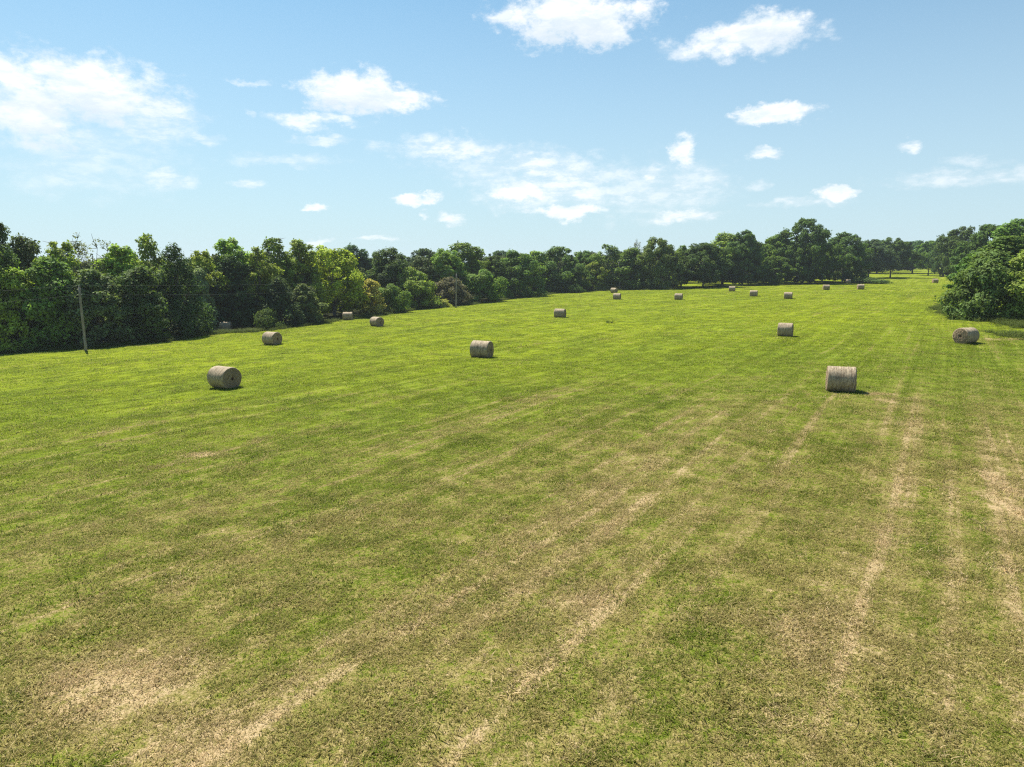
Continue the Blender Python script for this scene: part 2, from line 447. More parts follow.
def ground_z(x, y):
    """gently rolling field: falls to the left, rises to the far right"""
    X = 1.5 * np.tanh(x / 150.0); Y = 3.5 * np.tanh(y / 350.0)
    z = GC[0] + GC[1] * X + GC[2] * Y + GC[3] * X * X + GC[4] * X * Y + GC[5] * Y * Y
    return -3.6 + 0.6 * np.log1p(np.exp((z + 3.6) / 0.6))


FOREST_LEFT = [(-95, 20)] + EDGE + [(122, 240), (136, 300), (160, 345), (225, 400), (330, 560), (300, 1500), (-1500, 1500), (-1500, 20)]
FOREST_RIGHT = [(62, 66), (60, 84), (62, 103), (80, 130), (108, 170), (135, 210), (160, 262), (188, 312), (215, 345), (330, 500), (900, 500), (900, 40), (70, 40)]


def poly_sd(P, poly):
    """signed distance (negative inside) of points P (n,2) to a polygon"""
    P = np.asarray(P, float); n = len(poly)
    d = np.full(len(P), 1e9); inside = np.zeros(len(P), bool)
    for i in range(n):
        a = np.array(poly[i], float); b = np.array(poly[(i + 1) % n], float)
        e = b - a; wv = P - a
        t = np.clip((wv @ e) / (e @ e), 0, 1)
        q = wv - t[:, None] * e
        d = np.minimum(d, np.hypot(q[:, 0], q[:, 1]))
        c = ((a[1] <= P[:, 1]) & (b[1] > P[:, 1])) | ((b[1] <= P[:, 1]) & (a[1] > P[:, 1]))
        with np.errstate(divide='ignore', invalid='ignore'):
            xi = a[0] + (P[:, 1] - a[1]) / (b[1] - a[1]) * (b[0] - a[0])
        inside ^= c & (P[:, 0] < xi)
    return np.where(inside, -d, d)


def graded(n, near, far, lo):
    s = np.linspace(-1, 1, n)
    k = math.asinh(far / near)
    return near * np.sinh(s * k)


gx = graded(321, 60.0, 3000.0, 0)
gy = graded(321, 60.0, 3000.0, 0) + 45.0
GX, GY = np.meshgrid(gx, gy)
rng = np.random.default_rng(7)
bump = np.zeros_like(GX)
for k in range(14):
    a = rng.uniform(0, math.tau); f = rng.uniform(0.12, 0.7)
    bump += np.sin((GX * math.cos(a) + GY * math.sin(a)) * f + rng.uniform(0, 6)) * 0.012 / f ** 0.7
fade = np.exp(-(np.hypot(GX, GY - 40) / 160.0) ** 2)
GZ = ground_z(GX, GY) + bump * fade
gv = np.stack([GX, GY, GZ], -1).reshape(-1, 3)
nx = len(gx)
ii = np.arange((nx - 1) * (nx - 1)); r_, c_ = ii // (nx - 1), ii % (nx - 1)
gf = np.stack([r_ * nx + c_, r_ * nx + c_ + 1, (r_ + 1) * nx + c_ + 1, (r_ + 1) * nx + c_], -1)


def zg(x, y):
    """height of the built sheet (bilinear on the grid)"""
    x = np.asarray(x, float); y = np.asarray(y, float)
    i = np.clip(np.searchsorted(gx, x) - 1, 0, nx - 2); j = np.clip(np.searchsorted(gy, y) - 1, 0, nx - 2)
    tx = (x - gx[i]) / (gx[i + 1] - gx[i]); ty = (y - gy[j]) / (gy[j + 1] - gy[j])
    return (GZ[j, i] * (1 - tx) * (1 - ty) + GZ[j, i + 1] * tx * (1 - ty) + GZ[j + 1, i] * (1 - tx) * ty + GZ[j + 1, i + 1] * tx * ty)


# colour of the hay field as a function of the place (shared by soil and blades)
def field_graph(f, pos):
    px, py, pz = f.sep(pos)
    TH = R(32.0)                                # mowing direction, clockwise from straight ahead
    bend = f.math('MULTIPLY', f.math('SUBTRACT', f.noise(f.xyz(px, py, 0.0), 0.012, 1.0), 0.5), 4.0)
    along = f.math('ADD', f.math('MULTIPLY', px, math.sin(TH)), f.math('MULTIPLY', py, math.cos(TH)))
    across = f.math('ADD', f.math('SUBTRACT', f.math('MULTIPLY', px, math.cos(TH)), f.math('MULTIPLY', py, math.sin(TH))), bend)
    P2 = f.xyz(px, py, 0.0)
    S1 = f.noise(f.xyz(f.math('MULTIPLY', across, 0.45), f.math('MULTIPLY', along, 0.018), 3.0), 1.0, 2.0, 0.6)
    S2 = f.noise(f.xyz(f.math('MULTIPLY', across, 2.1), f.math('MULTIPLY', along, 0.022), 9.0), 1.0, 2.0, 0.6)
    S3 = f.noise(f.xyz(f.math('MULTIPLY', across, 5.5), f.math('MULTIPLY', along, 0.02), 17.0), 1.0, 2.0, 0.6)
    line = f.math('MULTIPLY', f.ramp(S2, 0.57, 0.67), f.ramp(f.noise(P2, 0.30, 2.0, 0.6), 0.26, 0.56))
    big = f.noise(P2, 0.035, 3.0, 0.5)
    patch = f.noise(P2, 0.22, 3.0, 0.62)
    mid = f.noise(P2, 1.5, 3.0, 0.68)
    fine = f.noise(P2, 7.5, 2.0, 0.70)
    grit = f.noise(P2, 34.0, 2.0, 0.75)
    # how burnt the sward is here: driest round the drone and on the right
    zone = f.ramp(f.math('ADD', py, f.math('MULTIPLY', px, -0.35)), 8.0, 50.0, 0.19, -0.15, smooth=False)
    right = f.ramp(f.math('SUBTRACT', px, f.math('MULTIPLY', py, 0.42)), -8.0, 16.0, 0.0, 0.02)
    dry = f.math('ADD', zone, right)
    for src, amp in ((S1, 0.24), (S2, 0.40), (S3, 0.34), (patch, 0.28), (mid, 0.50), (fine, 0.95), (grit, 0.50), (big, 0.25)):
        dry = f.math('ADD', dry, f.math('MULTIPLY', f.math('SUBTRACT', src, 0.5), amp))
    # worn places with a shape of their own: (x, y, radius along, radius across, amount)
    for (wx, wy, ra, rb, am) in WORN:
        du = f.math('SUBTRACT', px, wx); dv = f.math('SUBTRACT', py, wy)
        q = f.vmath('LENGTH', f.xyz(f.math('DIVIDE', f.math('ADD', du, f.math('MULTIPLY', f.math('SUBTRACT', mid, 0.5), 2.0)), rb),
                                    f.math('DIVIDE', f.math('ADD', dv, f.math('MULTIPLY', f.math('SUBTRACT', patch, 0.5), 2.5)), ra), 0.0))
        dry = f.math('ADD', dry, f.ramp(q, 1.3, 0.2, 0.0, am))
    dry = f.math('ADD', dry, f.math('MULTIPLY', line, 0.16))
    dry = f.math('ADD', dry, 0.33)
    G_DEEP, G_MID, G_LIME = (0.066, 0.104, 0.010), (0.142, 0.190, 0.016), (0.210, 0.258, 0.011)
    T_OLIVE, T_STRAW, T_PALE = (0.205, 0.178, 0.056), (0.295, 0.224, 0.112), (0.46, 0.355, 0.210)
    green = f.mix(f.ramp(f.math('ADD', f.math('MULTIPLY', grit, 0.5), f.math('MULTIPLY', fine, 0.5)), 0.36, 0.62), G_DEEP, G_MID)
    limezone = f.math('MULTIPLY', f.ramp(f.math('ADD', py, f.math('MULTIPLY', px, -0.6)), 22.0, 75.0, 0.25, 1.0), f.ramp(f.math('ADD', patch, f.math('MULTIPLY', big, 0.6)), 0.62, 0.95, 0.35, 1.0))
    green = f.mix(f.math('MULTIPLY', limezone, f.ramp(grit, 0.25, 0.6, 0.5, 1.0)), green, G_LIME)
    swath = f.ramp(f.math('ADD', f.math('MULTIPLY', S2, 0.6), f.math('MULTIPLY', S3, 0.4)), 0.36, 0.64, 0.74, 1.28)
    green = f.mix(1.0, green, f.xyz(swath, swath, swath), 'MULTIPLY')
    straw = f.mix(f.ramp(grit, 0.35, 0.66), T_STRAW, T_PALE)
    col = f.mix(f.ramp(dry, 0.30, 0.52), green, f.mix(f.ramp(grit, 0.36, 0.62), (0.132, 0.116, 0.035), (0.265, 0.230, 0.078)))
    col = f.mix(f.ramp(dry, 0.52, 0.84), col, straw)
    # dead thatch and bare brown specks between tufts
    speck = f.ramp(f.math('ADD', f.math('MULTIPLY', grit, 0.55), f.math('MULTIPLY', fine, 0.45)), 0.43, 0.33, 0.0, 0.7)
    col = f.mix(speck, col, (0.060, 0.048, 0.022))
    return col, dry


fc = bpy.data.node_groups.new('field_colour', 'ShaderNodeTree')
fc.interface.new_socket('Colour', in_out='OUTPUT', socket_type='NodeSocketColor')
f = NT(fc)
go = f.node('NodeGroupOutput')
col, dry = field_graph(f, f.node('ShaderNodeNewGeometry').outputs['Position'])
f.put(go.inputs['Colour'], col)


def field_nodes(t):
    g = t.node('ShaderNodeGroup'); g.node_tree = fc
    return g.outputs['Colour']


mat_field, t, out = new_mat('field_grass')
colr = field_nodes(t)
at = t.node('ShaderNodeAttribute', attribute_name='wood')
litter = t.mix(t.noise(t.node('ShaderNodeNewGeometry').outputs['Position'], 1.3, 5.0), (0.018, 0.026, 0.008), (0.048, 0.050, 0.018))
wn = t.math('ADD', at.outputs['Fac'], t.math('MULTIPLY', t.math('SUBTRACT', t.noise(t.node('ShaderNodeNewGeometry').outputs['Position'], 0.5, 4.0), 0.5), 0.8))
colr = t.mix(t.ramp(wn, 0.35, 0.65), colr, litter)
bs = t.node('ShaderNodeBsdfPrincipled')
t.put(bs.inputs['Base Color'], t.mix(1.0, colr, (0.88, 0.86, 0.84), 'MULTIPLY'))
bs.inputs['Roughness'].default_value = 0.92
bs.inputs['Specular IOR Level'].default_value = 0.02
bp = t.node('ShaderNodeBump'); bp.inputs['Strength'].default_value = 0.5; bp.inputs['Distance'].default_value = 0.03
hp = t.math('ADD', t.noise(t.node('ShaderNodeNewGeometry').outputs['Position'], 6.0, 5.0, 0.72), t.math('MULTIPLY', t.noise(t.node('ShaderNodeNewGeometry').outputs['Position'], 26.0, 3.0, 0.7), 0.6))
t.put(bp.inputs['Height'], hp)
t.l.new(bp.outputs[0], bs.inputs['Normal'])
t.l.new(bs.outputs[0], out.inputs['Surface'])

gm = mesh('field', gv, gf, mat_field, True)
sdL = poly_sd(gv[:, :2], FOREST_LEFT); sdR = poly_sd(gv[:, :2], FOREST_RIGHT)
parkland = sstep(40, 60, gv[:, 0]) * sstep(170, 190, gv[:, 1])
wood = (1 - parkland).astype(np.float32) * np.maximum(sstep(2.5, -4, sdL), sstep(2, -4, sdR)).astype(np.float32)
a = gm.attributes.new('wood', 'FLOAT', 'POINT'); a.data.foreach_set('value', wood)
ground = link(bpy.data.objects.new('field', gm))
tag(ground, 'mown hay field of green and straw-coloured stubble with mowing streaks', 'field', kind='structure')

# ------------------------------------------------------------------ foliage
TINT = {
    'dark': (0.040, 0.062, 0.022), 'middark': (0.050, 0.080, 0.024), 'mid': (0.068, 0.105, 0.026), 'midlight': (0.100, 0.138, 0.032),
    'light': (0.130, 0.165, 0.036), 'lime': (0.150, 0.205, 0.026), 'yellow': (0.20, 0.205, 0.070), 'greygreen': (0.072, 0.098, 0.042),
    'greylight': (0.130, 0.150, 0.088), 'grey': (0.085, 0.085, 0.055), 'greypurple': (0.082, 0.085, 0.062), 'cedar': (0.034, 0.056, 0.026),
    'olive': (0.060, 0.080, 0.030), 'far': (0.044, 0.074, 0.040),
}
mat_leaf, t, out = new_mat('leaves')
oi = t.node('ShaderNodeObjectInfo')
gp = t.node('ShaderNodeNewGeometry').outputs['Position']
rnd = t.node('ShaderNodeNewGeometry').outputs['Random Per Island']
hs = t.node('ShaderNodeHueSaturation')
t.put(hs.inputs['Color'], oi.outputs['Color'])
t.put(hs.inputs['Hue'], t.math('ADD', t.math('MULTIPLY', t.math('SUBTRACT', t.noise(gp, 0.45, 3.0), 0.5), 0.06), 0.5))
t.put(hs.inputs['Value'], t.math('MULTIPLY', t.ramp(t.noise(gp, 0.9, 3.0), 0.3, 0.7, 0.75, 1.28), t.ramp(rnd, 0, 1, 0.68, 1.38, smooth=False)))
hs.inputs['Saturation'].default_value = 1.0
b1 = t.node('ShaderNodeBsdfPrincipled')
t.put(b1.inputs['Base Color'], hs.outputs[0])
b1.inputs['Roughness'].default_value = 0.65
b1.inputs['Specular IOR Level'].default_value = 0.06
b2 = t.node('ShaderNodeBsdfTranslucent')
t.put(b2.inputs['Color'], t.mix(1.0, hs.outputs[0], (1.25, 1.30, 0.62, 1), 'MULTIPLY'))
ms = t.node('ShaderNodeMixShader'); ms.inputs[0].default_value = 0.36
t.l.new(b1.outputs[0], ms.inputs[1]); t.l.new(b2.outputs[0], ms.inputs[2])
t.l.new(ms.outputs[0], out.inputs['Surface'])

mat_bark, t, out = new_mat('bark')
gp = t.node('ShaderNodeTexCoord').outputs['Object']
bb = t.node('ShaderNodeBsdfPrincipled')
t.put(bb.inputs['Base Color'], t.mix(t.noise(t.vmath('MULTIPLY', gp, (6, 6, 1.2)), 1.5, 5.0), (0.045, 0.036, 0.027), (0.165, 0.142, 0.115)))
bb.inputs['Roughness'].default_value = 0.9
t.l.new(bb.outputs[0], out.inputs['Surface'])

H0 = 12.0                                      # prototypes are 12 m tall and 8 m wide
W0 = 8.0


def leaf_cards(C, N, size, rg, aspect=0.62):
    """one rhombus per centre C, facing N, random spin"""
    n = len(C)
    N = N / np.linalg.norm(N, axis=1, keepdims=True)
    ref = rg.normal(size=(n, 3)); U = np.cross(N, ref); U /= np.linalg.norm(U, axis=1, keepdims=True)
    Vv = np.cross(N, U)
    s = size * rg.uniform(0.65, 1.35, n)[:, None]
    fold = N * s * 0.10
    V = np.stack([C - U * s * 0.5, C - Vv * s * 0.5 * aspect + U * s * .08 + fold, C + U * s * 0.5, C + Vv * s * 0.5 * aspect + U * s * .08 + fold], 1).reshape(-1, 3)
    k = np.arange(n)[:, None] * 4
    return V, np.concatenate([k + np.array([[0, 1, 2, 3]])], 0)


PROFILES = {                                   # (height share, radius share)
    'oak': [(.14, .25), (.22, .75), (.40, 1.0), (.62, .95), (.82, .68), (.95, .35), (1, .1)],
    'oaklow': [(.04, .45), (.15, .85), (.35, 1.0), (.60, .90), (.80, .62), (.94, .36), (1, .1)],
    'oaktrunk': [(.24, .3), (.34, .85), (.50, 1.0), (.68, .92), (.85, .62), (.96, .3), (1, .1)],
    'airy': [(.10, .45), (.25, .85), (.50, 1.0), (.72, .78), (.88, .50), (1, .16)],
    'dense': [(.01, .72), (.12, .95), (.35, 1.0), (.60, .88), (.80, .62), (.94, .34), (1, .1)],
    'bush': [(.00, .80), (.12, 1.0), (.40, .98), (.65, .80), (.85, .50), (1, .12)],
    'cedar': [(.00, .85), (.10, 1.0), (.30, .90), (.55, .66), (.78, .38), (.93, .15), (1, .03)],
    'sparse': [(.20, .5), (.45, .9), (.70, 1.0), (.88, .7), (1, .3)],
}


DIMS = {'oak': (7.5, 13), 'oaklow': (10, 12), 'oaktrunk': (15, 16), 'airy': (6, 13), 'dense': (5.8, 10), 'bush': (8, 7), 'cedar': (7, 11), 'sparse': (5, 13),
        'bigoak': (14, 15), 'bigoaklow': (16, 17), 'bigdense': (14, 13), 'lowbush': (6, 3)}
PROF_OF = {'bigoak': 'oak', 'bigoaklow': 'oaklow', 'bigdense': 'dense', 'lowbush': 'bush'}
MORE = {'bigoak': (230, 135, .46), 'bigoaklow': (290, 125, .46), 'bigdense': (240, 130, .46), 'oaktrunk': (230, 135, .46), 'lowbush': (60, 130, .30)}


def build_tree(kind, seed):
    rg = np.random.default_rng(seed)
    W0, H0 = DIMS[kind]
    prof = PROFILES[PROF_OF.get(kind, kind)]
    ts = [p[0] for p in prof]; rs = [p[1] for p in prof]
    ph = rg.uniform(0, 6.28, 6)
    def radius(tt, ang):
        r = np.interp(tt, ts, rs) * W0 / 2
        return r * (1 + .20 * np.sin(2 * ang + ph[0] + tt * 4) + .16 * np.sin(3 * ang + ph[1] - tt * 7) + .13 * np.sin(5 * ang + ph[2] + tt * 13))
    nl = MORE[kind][0] if kind in MORE else {'oak': 95, 'oaklow': 110, 'oaktrunk': 90, 'airy': 85, 'dense': 84, 'bush': 84, 'cedar': 150, 'sparse': 30}[kind]
    per = MORE[kind][1] if kind in MORE else {'oak': 150, 'oaklow': 145, 'oaktrunk': 150, 'airy': 150, 'dense': 185, 'bush': 190, 'cedar': 120, 'sparse': 80}[kind]
    size = MORE[kind][2] if kind in MORE else {'cedar': 0.30, 'sparse': 0.26, 'bush': 0.36, 'airy': 0.36}.get(kind, 0.40)
    # lobes
    wt = np.interp(np.linspace(ts[0], 1, 60), ts, rs); wt = wt / wt.sum()
    tt = rg.choice(np.linspace(ts[0], 1, 60), nl, p=wt) + rg.uniform(-.01, .01, nl)
    ang = rg.uniform(0, math.tau, nl)
    rr = radius(tt, ang) * np.sqrt(rg.uniform(.22, 1.0, nl))
    L = np.stack([rr * np.cos(ang), rr * np.sin(ang), np.clip(tt, ts[0] + .01, .97) * H0], -1)
    lr = rg.uniform(.38, 1.0, nl) ** 1.0 * rg.choice([1.0, 1.0, 1.35], nl) * (.85 if kind in ('cedar', 'airy', 'sparse') else 1.05)
    if kind == 'airy':                          # ragged leaders sticking out of the top
        for k in range(9):
            a = rg.uniform(0, math.tau); q = rg.uniform(.1, .6) * W0 / 2 * .7
            L = np.vstack([L, [[q * math.cos(a), q * math.sin(a), H0 * rg.uniform(.86, 1.0)]]]); lr = np.append(lr, rg.uniform(.3, .55))
    # leaves on the lobes
    C, N = [], []
    for c, r in zip(L, lr):
        n = int(per * (r / .85) ** 1.6)
        d = rg.normal(size=(n, 3)); d[:, 2] += .25; d /= np.linalg.norm(d, axis=1, keepdims=True)
        q = r * rg.uniform(.30, 1.12, n) ** .6
        p = c + d * q[:, None] * np.array([1.08, 1.08, .90])
        out_ = c - np.array([0, 0, H0 * .45]); out_ = out_ / (np.linalg.norm(out_) + 1e-6)
        C.append(p); N.append(d * .8 + out_ * .4 + rg.normal(size=(n, 3)) * .55 + np.array([0, 0, .55]))
    C = np.vstack(C); N = np.vstack(N)
    if kind in ('dense', 'bigdense', 'bush'):   # thinner skirts: dark gaps between the low boughs
        kp = (C[:, 2] > H0 * .42) | (rg.uniform(size=len(C)) < .58)
        C, N = C[kp], N[kp]
    # stray sprays outside the outline
    m = int(len(C) * .05)
    idx = rg.choice(len(C), m); st = C[idx].copy(); st[:, :2] *= rg.uniform(1.02, 1.16, (m, 1)); st[:, 2] += rg.uniform(-.2, .45, m)
    C = np.vstack([C, st]); N = np.vstack([N, rg.normal(size=(m, 3))])
    C[:, 2] = np.maximum(C[:, 2], .06)
    C[:, 2] *= H0 / np.percentile(C[:, 2], 99.9)
    V, Fq = leaf_cards(C, N, size, rg)
    crown = mesh('crown_' + kind, V, Fq, mat_leaf)
    # trunk and limbs
    mb = MB()
    lean = rg.uniform(-.3, .3, 2)
    tr_ = .22 if kind != 'bush' else .10
    top = H0 * (.8 if kind in ('cedar', 'airy', 'sparse') else .62)
    path = [(lean[0] * s * s, lean[1] * s * s, -.25 + (top + .25) * s) for s in np.linspace(0, 1, 7)]
    rad = [tr_ * (1.45 if i == 0 else 1.0) * (1 - .13 * i) for i in range(7)]
    mb.add(tube(path, rad, 8))
    ml = MB()
    sel = rg.choice(len(L), min(len(L), 46 if kind == 'sparse' else 26), replace=False)
    for i in sel:
        c = L[i]; s = np.clip((c[2] / H0) * .75, .12, .95) * rg.uniform(.7, .95)
        zb = s * top
        b0 = np.array([lean[0] * s * s, lean[1] * s * s, zb])
        mid_ = b0 * .5 + c * .5 + np.array([0, 0, -.25]) + rg.normal(size=3) * .2
        ml.add(tube([b0, mid_, c], [tr_ * .42 * (1 - .5 * s), tr_ * .26 * (1 - .5 * s), .02], 5, False))
        if kind in ('sparse', 'airy'):
            for k in range(4 if kind == 'sparse' else 2):
                e = c + rg.normal(size=3) * .5 + np.array([0, 0, .7 if kind == 'sparse' else .25])
                ml.add(tube([c, (c + e) / 2 + rg.normal(size=3) * .1, e], [.035, .025, .010], 4, False))
    limbs = ml.mesh('limbs_' + kind, mat_bark)
    trunk = mb.mesh('trunk_' + kind, mat_bark)
    return trunk, limbs, crown


PROTO = {}
for ki, (kind, n) in enumerate({'oak': 3, 'oaklow': 2, 'oaktrunk': 2, 'airy': 3, 'dense': 3, 'bush': 3, 'cedar': 2, 'sparse': 1, 'bigoak': 3, 'bigoaklow': 3, 'bigdense': 3, 'lowbush': 2}.items()):
    PROTO[kind] = [build_tree(kind, 100 + ki * 10 + j) for j in range(n)]

NAMES = {'bush': 'shrub', 'lowbush': 'shrub', 'cedar': 'cedar_tree', 'sparse': 'bare_tree'}
rnd_ = random.Random(5)
count = {}
for (x, y, h, wd, kind, col_, grp, label) in TREES:
    # pick the prototype whose own proportions suit this tree
    if kind in ('oak', 'oaklow', 'dense') and wd / h > .78 and wd > 8.5 and col_ != 'lime': kind = 'big' + kind
    if kind == 'bush' and h < 4: kind = 'lowbush'
    k = count.get(kind, 0); count[kind] = k + 1
    W0, H0 = DIMS[kind]
    tm, lm_, cm = PROTO[kind][k % len(PROTO[kind])]
    nm = NAMES.get(kind, 'tree')
    root = link(bpy.data.objects.new(nm, None))
    root.location = (x, y, float(zg(x, y)))
    root.rotation_euler = (0, 0, rnd_.uniform(0, 6.28))
    root.empty_display_size = 0.5
    s = wd / W0 * 1.06
    root.scale = (s, s, h / H0 * (1.01 if kind == "airy" else 1.0))
    tag(root, label, 'bush' if 'bush' in kind else 'tree', grp)
    tk = link(bpy.data.objects.new('stem' if 'bush' in kind else 'trunk', tm), root)
    link(bpy.data.objects.new('branches', lm_), tk)
    c = link(bpy.data.objects.new('crown', cm), root)
    j = [rnd_.uniform(.92, 1.08) for _ in range(3)]
    c.color = (*[v * q * m_ for v, q, m_ in zip(TINT[col_], j, (2.05, 2.05, 1.60))], 1.0)


# ------------------------------------------------------------------ scattered stuff (geometry nodes)
def scatter(name, pts, rotz, scl, idx, protos, mat_label, cat, tint=None, colour=False):
    pc = bpy.data.collections.new(name + '_pieces')
    for i, me in enumerate(protos):
        o = bpy.data.objects.new('%s_piece_%02d' % (name, i), me)
        if tint: o.color = (*tint[i % len(tint)], 1.0)
        pc.objects.link(o)
    me = bpy.data.meshes.new(name)
    n = len(pts)
    me.vertices.add(n); me.vertices.foreach_set('co', np.asarray(pts, np.float32).ravel())
    rot = np.zeros((n, 3), np.float32); rot[:, 2] = rotz
    for nm_, ty, dat, key in (('rot', 'FLOAT_VECTOR', rot, 'vector'), ('scl', 'FLOAT_VECTOR', np.asarray(scl, np.float32), 'vector'), ('idx', 'INT', np.asarray(idx, np.int32), 'value')):
        at_ = me.attributes.new(nm_, ty, 'POINT'); at_.data.foreach_set(key, dat.ravel())
    ob = link(bpy.data.objects.new(name, me))
    ng = bpy.data.node_groups.new(name + '_scatter', 'GeometryNodeTree')
    ng.interface.new_socket('Geometry', in_out='INPUT', socket_type='NodeSocketGeometry')
    ng.interface.new_socket('Geometry', in_out='OUTPUT', socket_type='NodeSocketGeometry')
    gi = ng.nodes.new('NodeGroupInput'); go_ = ng.nodes.new('NodeGroupOutput')
    ci = ng.nodes.new('GeometryNodeCollectionInfo'); ci.inputs['Collection'].default_value = pc
    ci.inputs['Separate Children'].default_value = True; ci.inputs['Reset Children'].default_value = True
    ip = ng.nodes.new('GeometryNodeInstanceOnPoints'); ip.inputs['Pick Instance'].default_value = True
    L_ = ng.links
    def attr(nm_, ty):
        q = ng.nodes.new('GeometryNodeInputNamedAttribute'); q.data_type = ty; q.inputs['Name'].default_value = nm_
        return q.outputs['Attribute']
    src = gi.outputs[0]
    if colour:                                  # each tuft takes the colour of the ground it grows on
        g_ = NT(ng)
        cc, _ = field_graph(g_, ng.nodes.new('GeometryNodeInputPosition').outputs[0])
        sa = ng.nodes.new('GeometryNodeStoreNamedAttribute'); sa.data_type = 'FLOAT_COLOR'; sa.domain = 'POINT'
        sa.inputs['Name'].default_value = 'tuft_colour'
        L_.new(src, sa.inputs['Geometry']); L_.new(cc, sa.inputs['Value']); src = sa.outputs[0]
    L_.new(src, ip.inputs['Points']); L_.new(ci.outputs[0], ip.inputs['Instance'])
    L_.new(attr('idx', 'INT'), ip.inputs['Instance Index']); L_.new(attr('rot', 'FLOAT_VECTOR'), ip.inputs['Rotation'])
    L_.new(attr('scl', 'FLOAT_VECTOR'), ip.inputs['Scale']); L_.new(ip.outputs[0], go_.inputs[0])
    md = ob.modifiers.new('scatter', 'NODES'); md.node_group = ng
    tag(ob, mat_label, cat, kind='stuff')
    return ob


W0, H0 = 8.0, 12.0


# far woods behind the front trees: one mass
def far_crown(seed):
    rg = np.random.default_rng(seed)
    C, N = [], []
    for k in range(46):
        t_ = rg.uniform(.12, .97); r = np.interp(t_, [.0, .15, .45, .75, 1], [.5, .85, 1, .75, .15]) * W0 / 2
        a_ = rg.uniform(0, math.tau); q = r * math.sqrt(rg.uniform(.3, 1))
        c = np.array([q * math.cos(a_), q * math.sin(a_), t_ * H0]); n = 60
        d = rg.normal(size=(n, 3)); d[:, 2] += .25; d /= np.linalg.norm(d, axis=1, keepdims=True)
        C.append(c + d * rg.uniform(.4, 1.15, (n, 1)) * np.array([1.2, 1.2, .85])); N.append(d + rg.normal(size=(n, 3)) * .5 + np.array([0, 0, .3]))
    V, Fq = leaf_cards(np.vstack(C), np.vstack(N), .62, rg)
    return mesh('far_crown', V, Fq, mat_leaf)


rg = np.random.default_rng(21)
mat_far, t, out = new_mat('far_leaves')
oi = t.node('ShaderNodeObjectInfo'); geo = t.node('ShaderNodeNewGeometry')
cA = t.mix(oi.outputs['Random'], (0.070, 0.098, 0.034), (0.140, 0.172, 0.048))
hs = t.node('ShaderNodeHueSaturation'); t.put(hs.inputs['Color'], cA)
t.put(hs.inputs['Value'], t.ramp(geo.outputs['Random Per Island'], 0, 1, .65, 1.4, smooth=False))
b1 = t.node('ShaderNodeBsdfPrincipled'); t.put(b1.inputs['Base Color'], hs.outputs[0]); b1.inputs['Roughness'].default_value = .6
b1.inputs['Specular IOR Level'].default_value = 0.06
b2 = t.node('ShaderNodeBsdfTranslucent'); t.put(b2.inputs['Color'], hs.outputs[0])
ms = t.node('ShaderNodeMixShader'); ms.inputs[0].default_value = .25
t.l.new(b1.outputs[0], ms.inputs[1]); t.l.new(b2.outputs[0], ms.inputs[2]); t.l.new(ms.outputs[0], out.inputs['Surface'])
cand = np.stack([rg.uniform(-420, 480, 9000), rg.uniform(40, 760, 9000)], -1)
sl = poly_sd(cand, FOREST_LEFT); sr = poly_sd(cand, FOREST_RIGHT)
keep = ((sl < np.where(cand[:, 0] > 105, -4, -10)) | (sr < np.where(cand[:, 1] > 290, -5, -12)))
azc = np.abs(np.arctan2(cand[:, 0], cand[:, 1])); keep &= azc < R(46)
cand = cand[keep]
chosen = []
cell = {}
for p in cand:
    kx, ky = int(p[0] // 7), int(p[1] // 7)
    if (kx, ky) in cell: continue
    cell[(kx, ky)] = 1; chosen.append(p)
cand = np.array(chosen)
dd = np.hypot(cand[:, 0], cand[:, 1])
prob = np.clip(230.0 / dd, .25, 1.0); cand = cand[rg.uniform(size=len(cand)) < prob]
n = len(cand)
fz = zg(cand[:, 0], cand[:, 1])
fh = rg.uniform(9.0, 12.5, n)
left_ = cand[:, 0] < cand[:, 1] * .3
fh = np.where(left_, fh, fh * 1.25)
fs = rg.uniform(.85, 1.35, n)
protos = [far_crown(300 + k) for k in range(4)]
for m_ in protos: m_.materials[0] = mat_far
scatter('far_woods', np.stack([cand[:, 0], cand[:, 1], fz - .2], -1), rg.uniform(0, 6.28, n), np.stack([fs, fs, fh / H0], -1), rg.integers(0, 4, n), protos,
        'dense green woods behind the front trees, read as one mass', 'woods')

# ------------------------------------------------------------------ hay bales
mat_wrap, t, out = new_mat('hay_wrapped_side')
ob_ = t.node('ShaderNodeTexCoord').outputs['Object']
oi = t.node('ShaderNodeObjectInfo')
ox, oy, oz = t.sep(ob_)
seedv = t.math('MULTIPLY', oi.outputs['Random'], 40.0)
angl = t.math('ARCTAN2', oz, oy)
rings = t.noise(t.xyz(t.math('MULTIPLY', ox, 16.0), t.math('MULTIPLY', angl, 1.2), seedv), 1.0, 4.0, 0.65)
strand = t.noise(t.xyz(t.math('MULTIPLY', ox, 50.0), t.math('MULTIPLY', angl, 7.0), seedv), 1.0, 3.0, 0.7)
blot = t.noise(t.vmath('ADD', ob_, t.xyz(seedv, seedv, 0.0)), 2.2, 4.0, 0.6)
base = t.mix(t.ramp(rings, .33, .66), (0.140, 0.096, 0.056), (0.385, 0.300, 0.190))
base = t.mix(t.ramp(strand, .40, .70, 0.0, .55), base, (0.62, 0.53, 0.39))
base = t.mix(t.ramp(blot, .52, .75, 0.0, .6), base, (0.150, 0.105, 0.062))
bb = t.node('ShaderNodeBsdfPrincipled'); t.put(bb.inputs['Base Color'], base); bb.inputs['Roughness'].default_value = .8
bb.inputs['Specular IOR Level'].default_value = 0.2
bp = t.node('ShaderNodeBump'); bp.inputs['Strength'].default_value = .7; bp.inputs['Distance'].default_value = .03
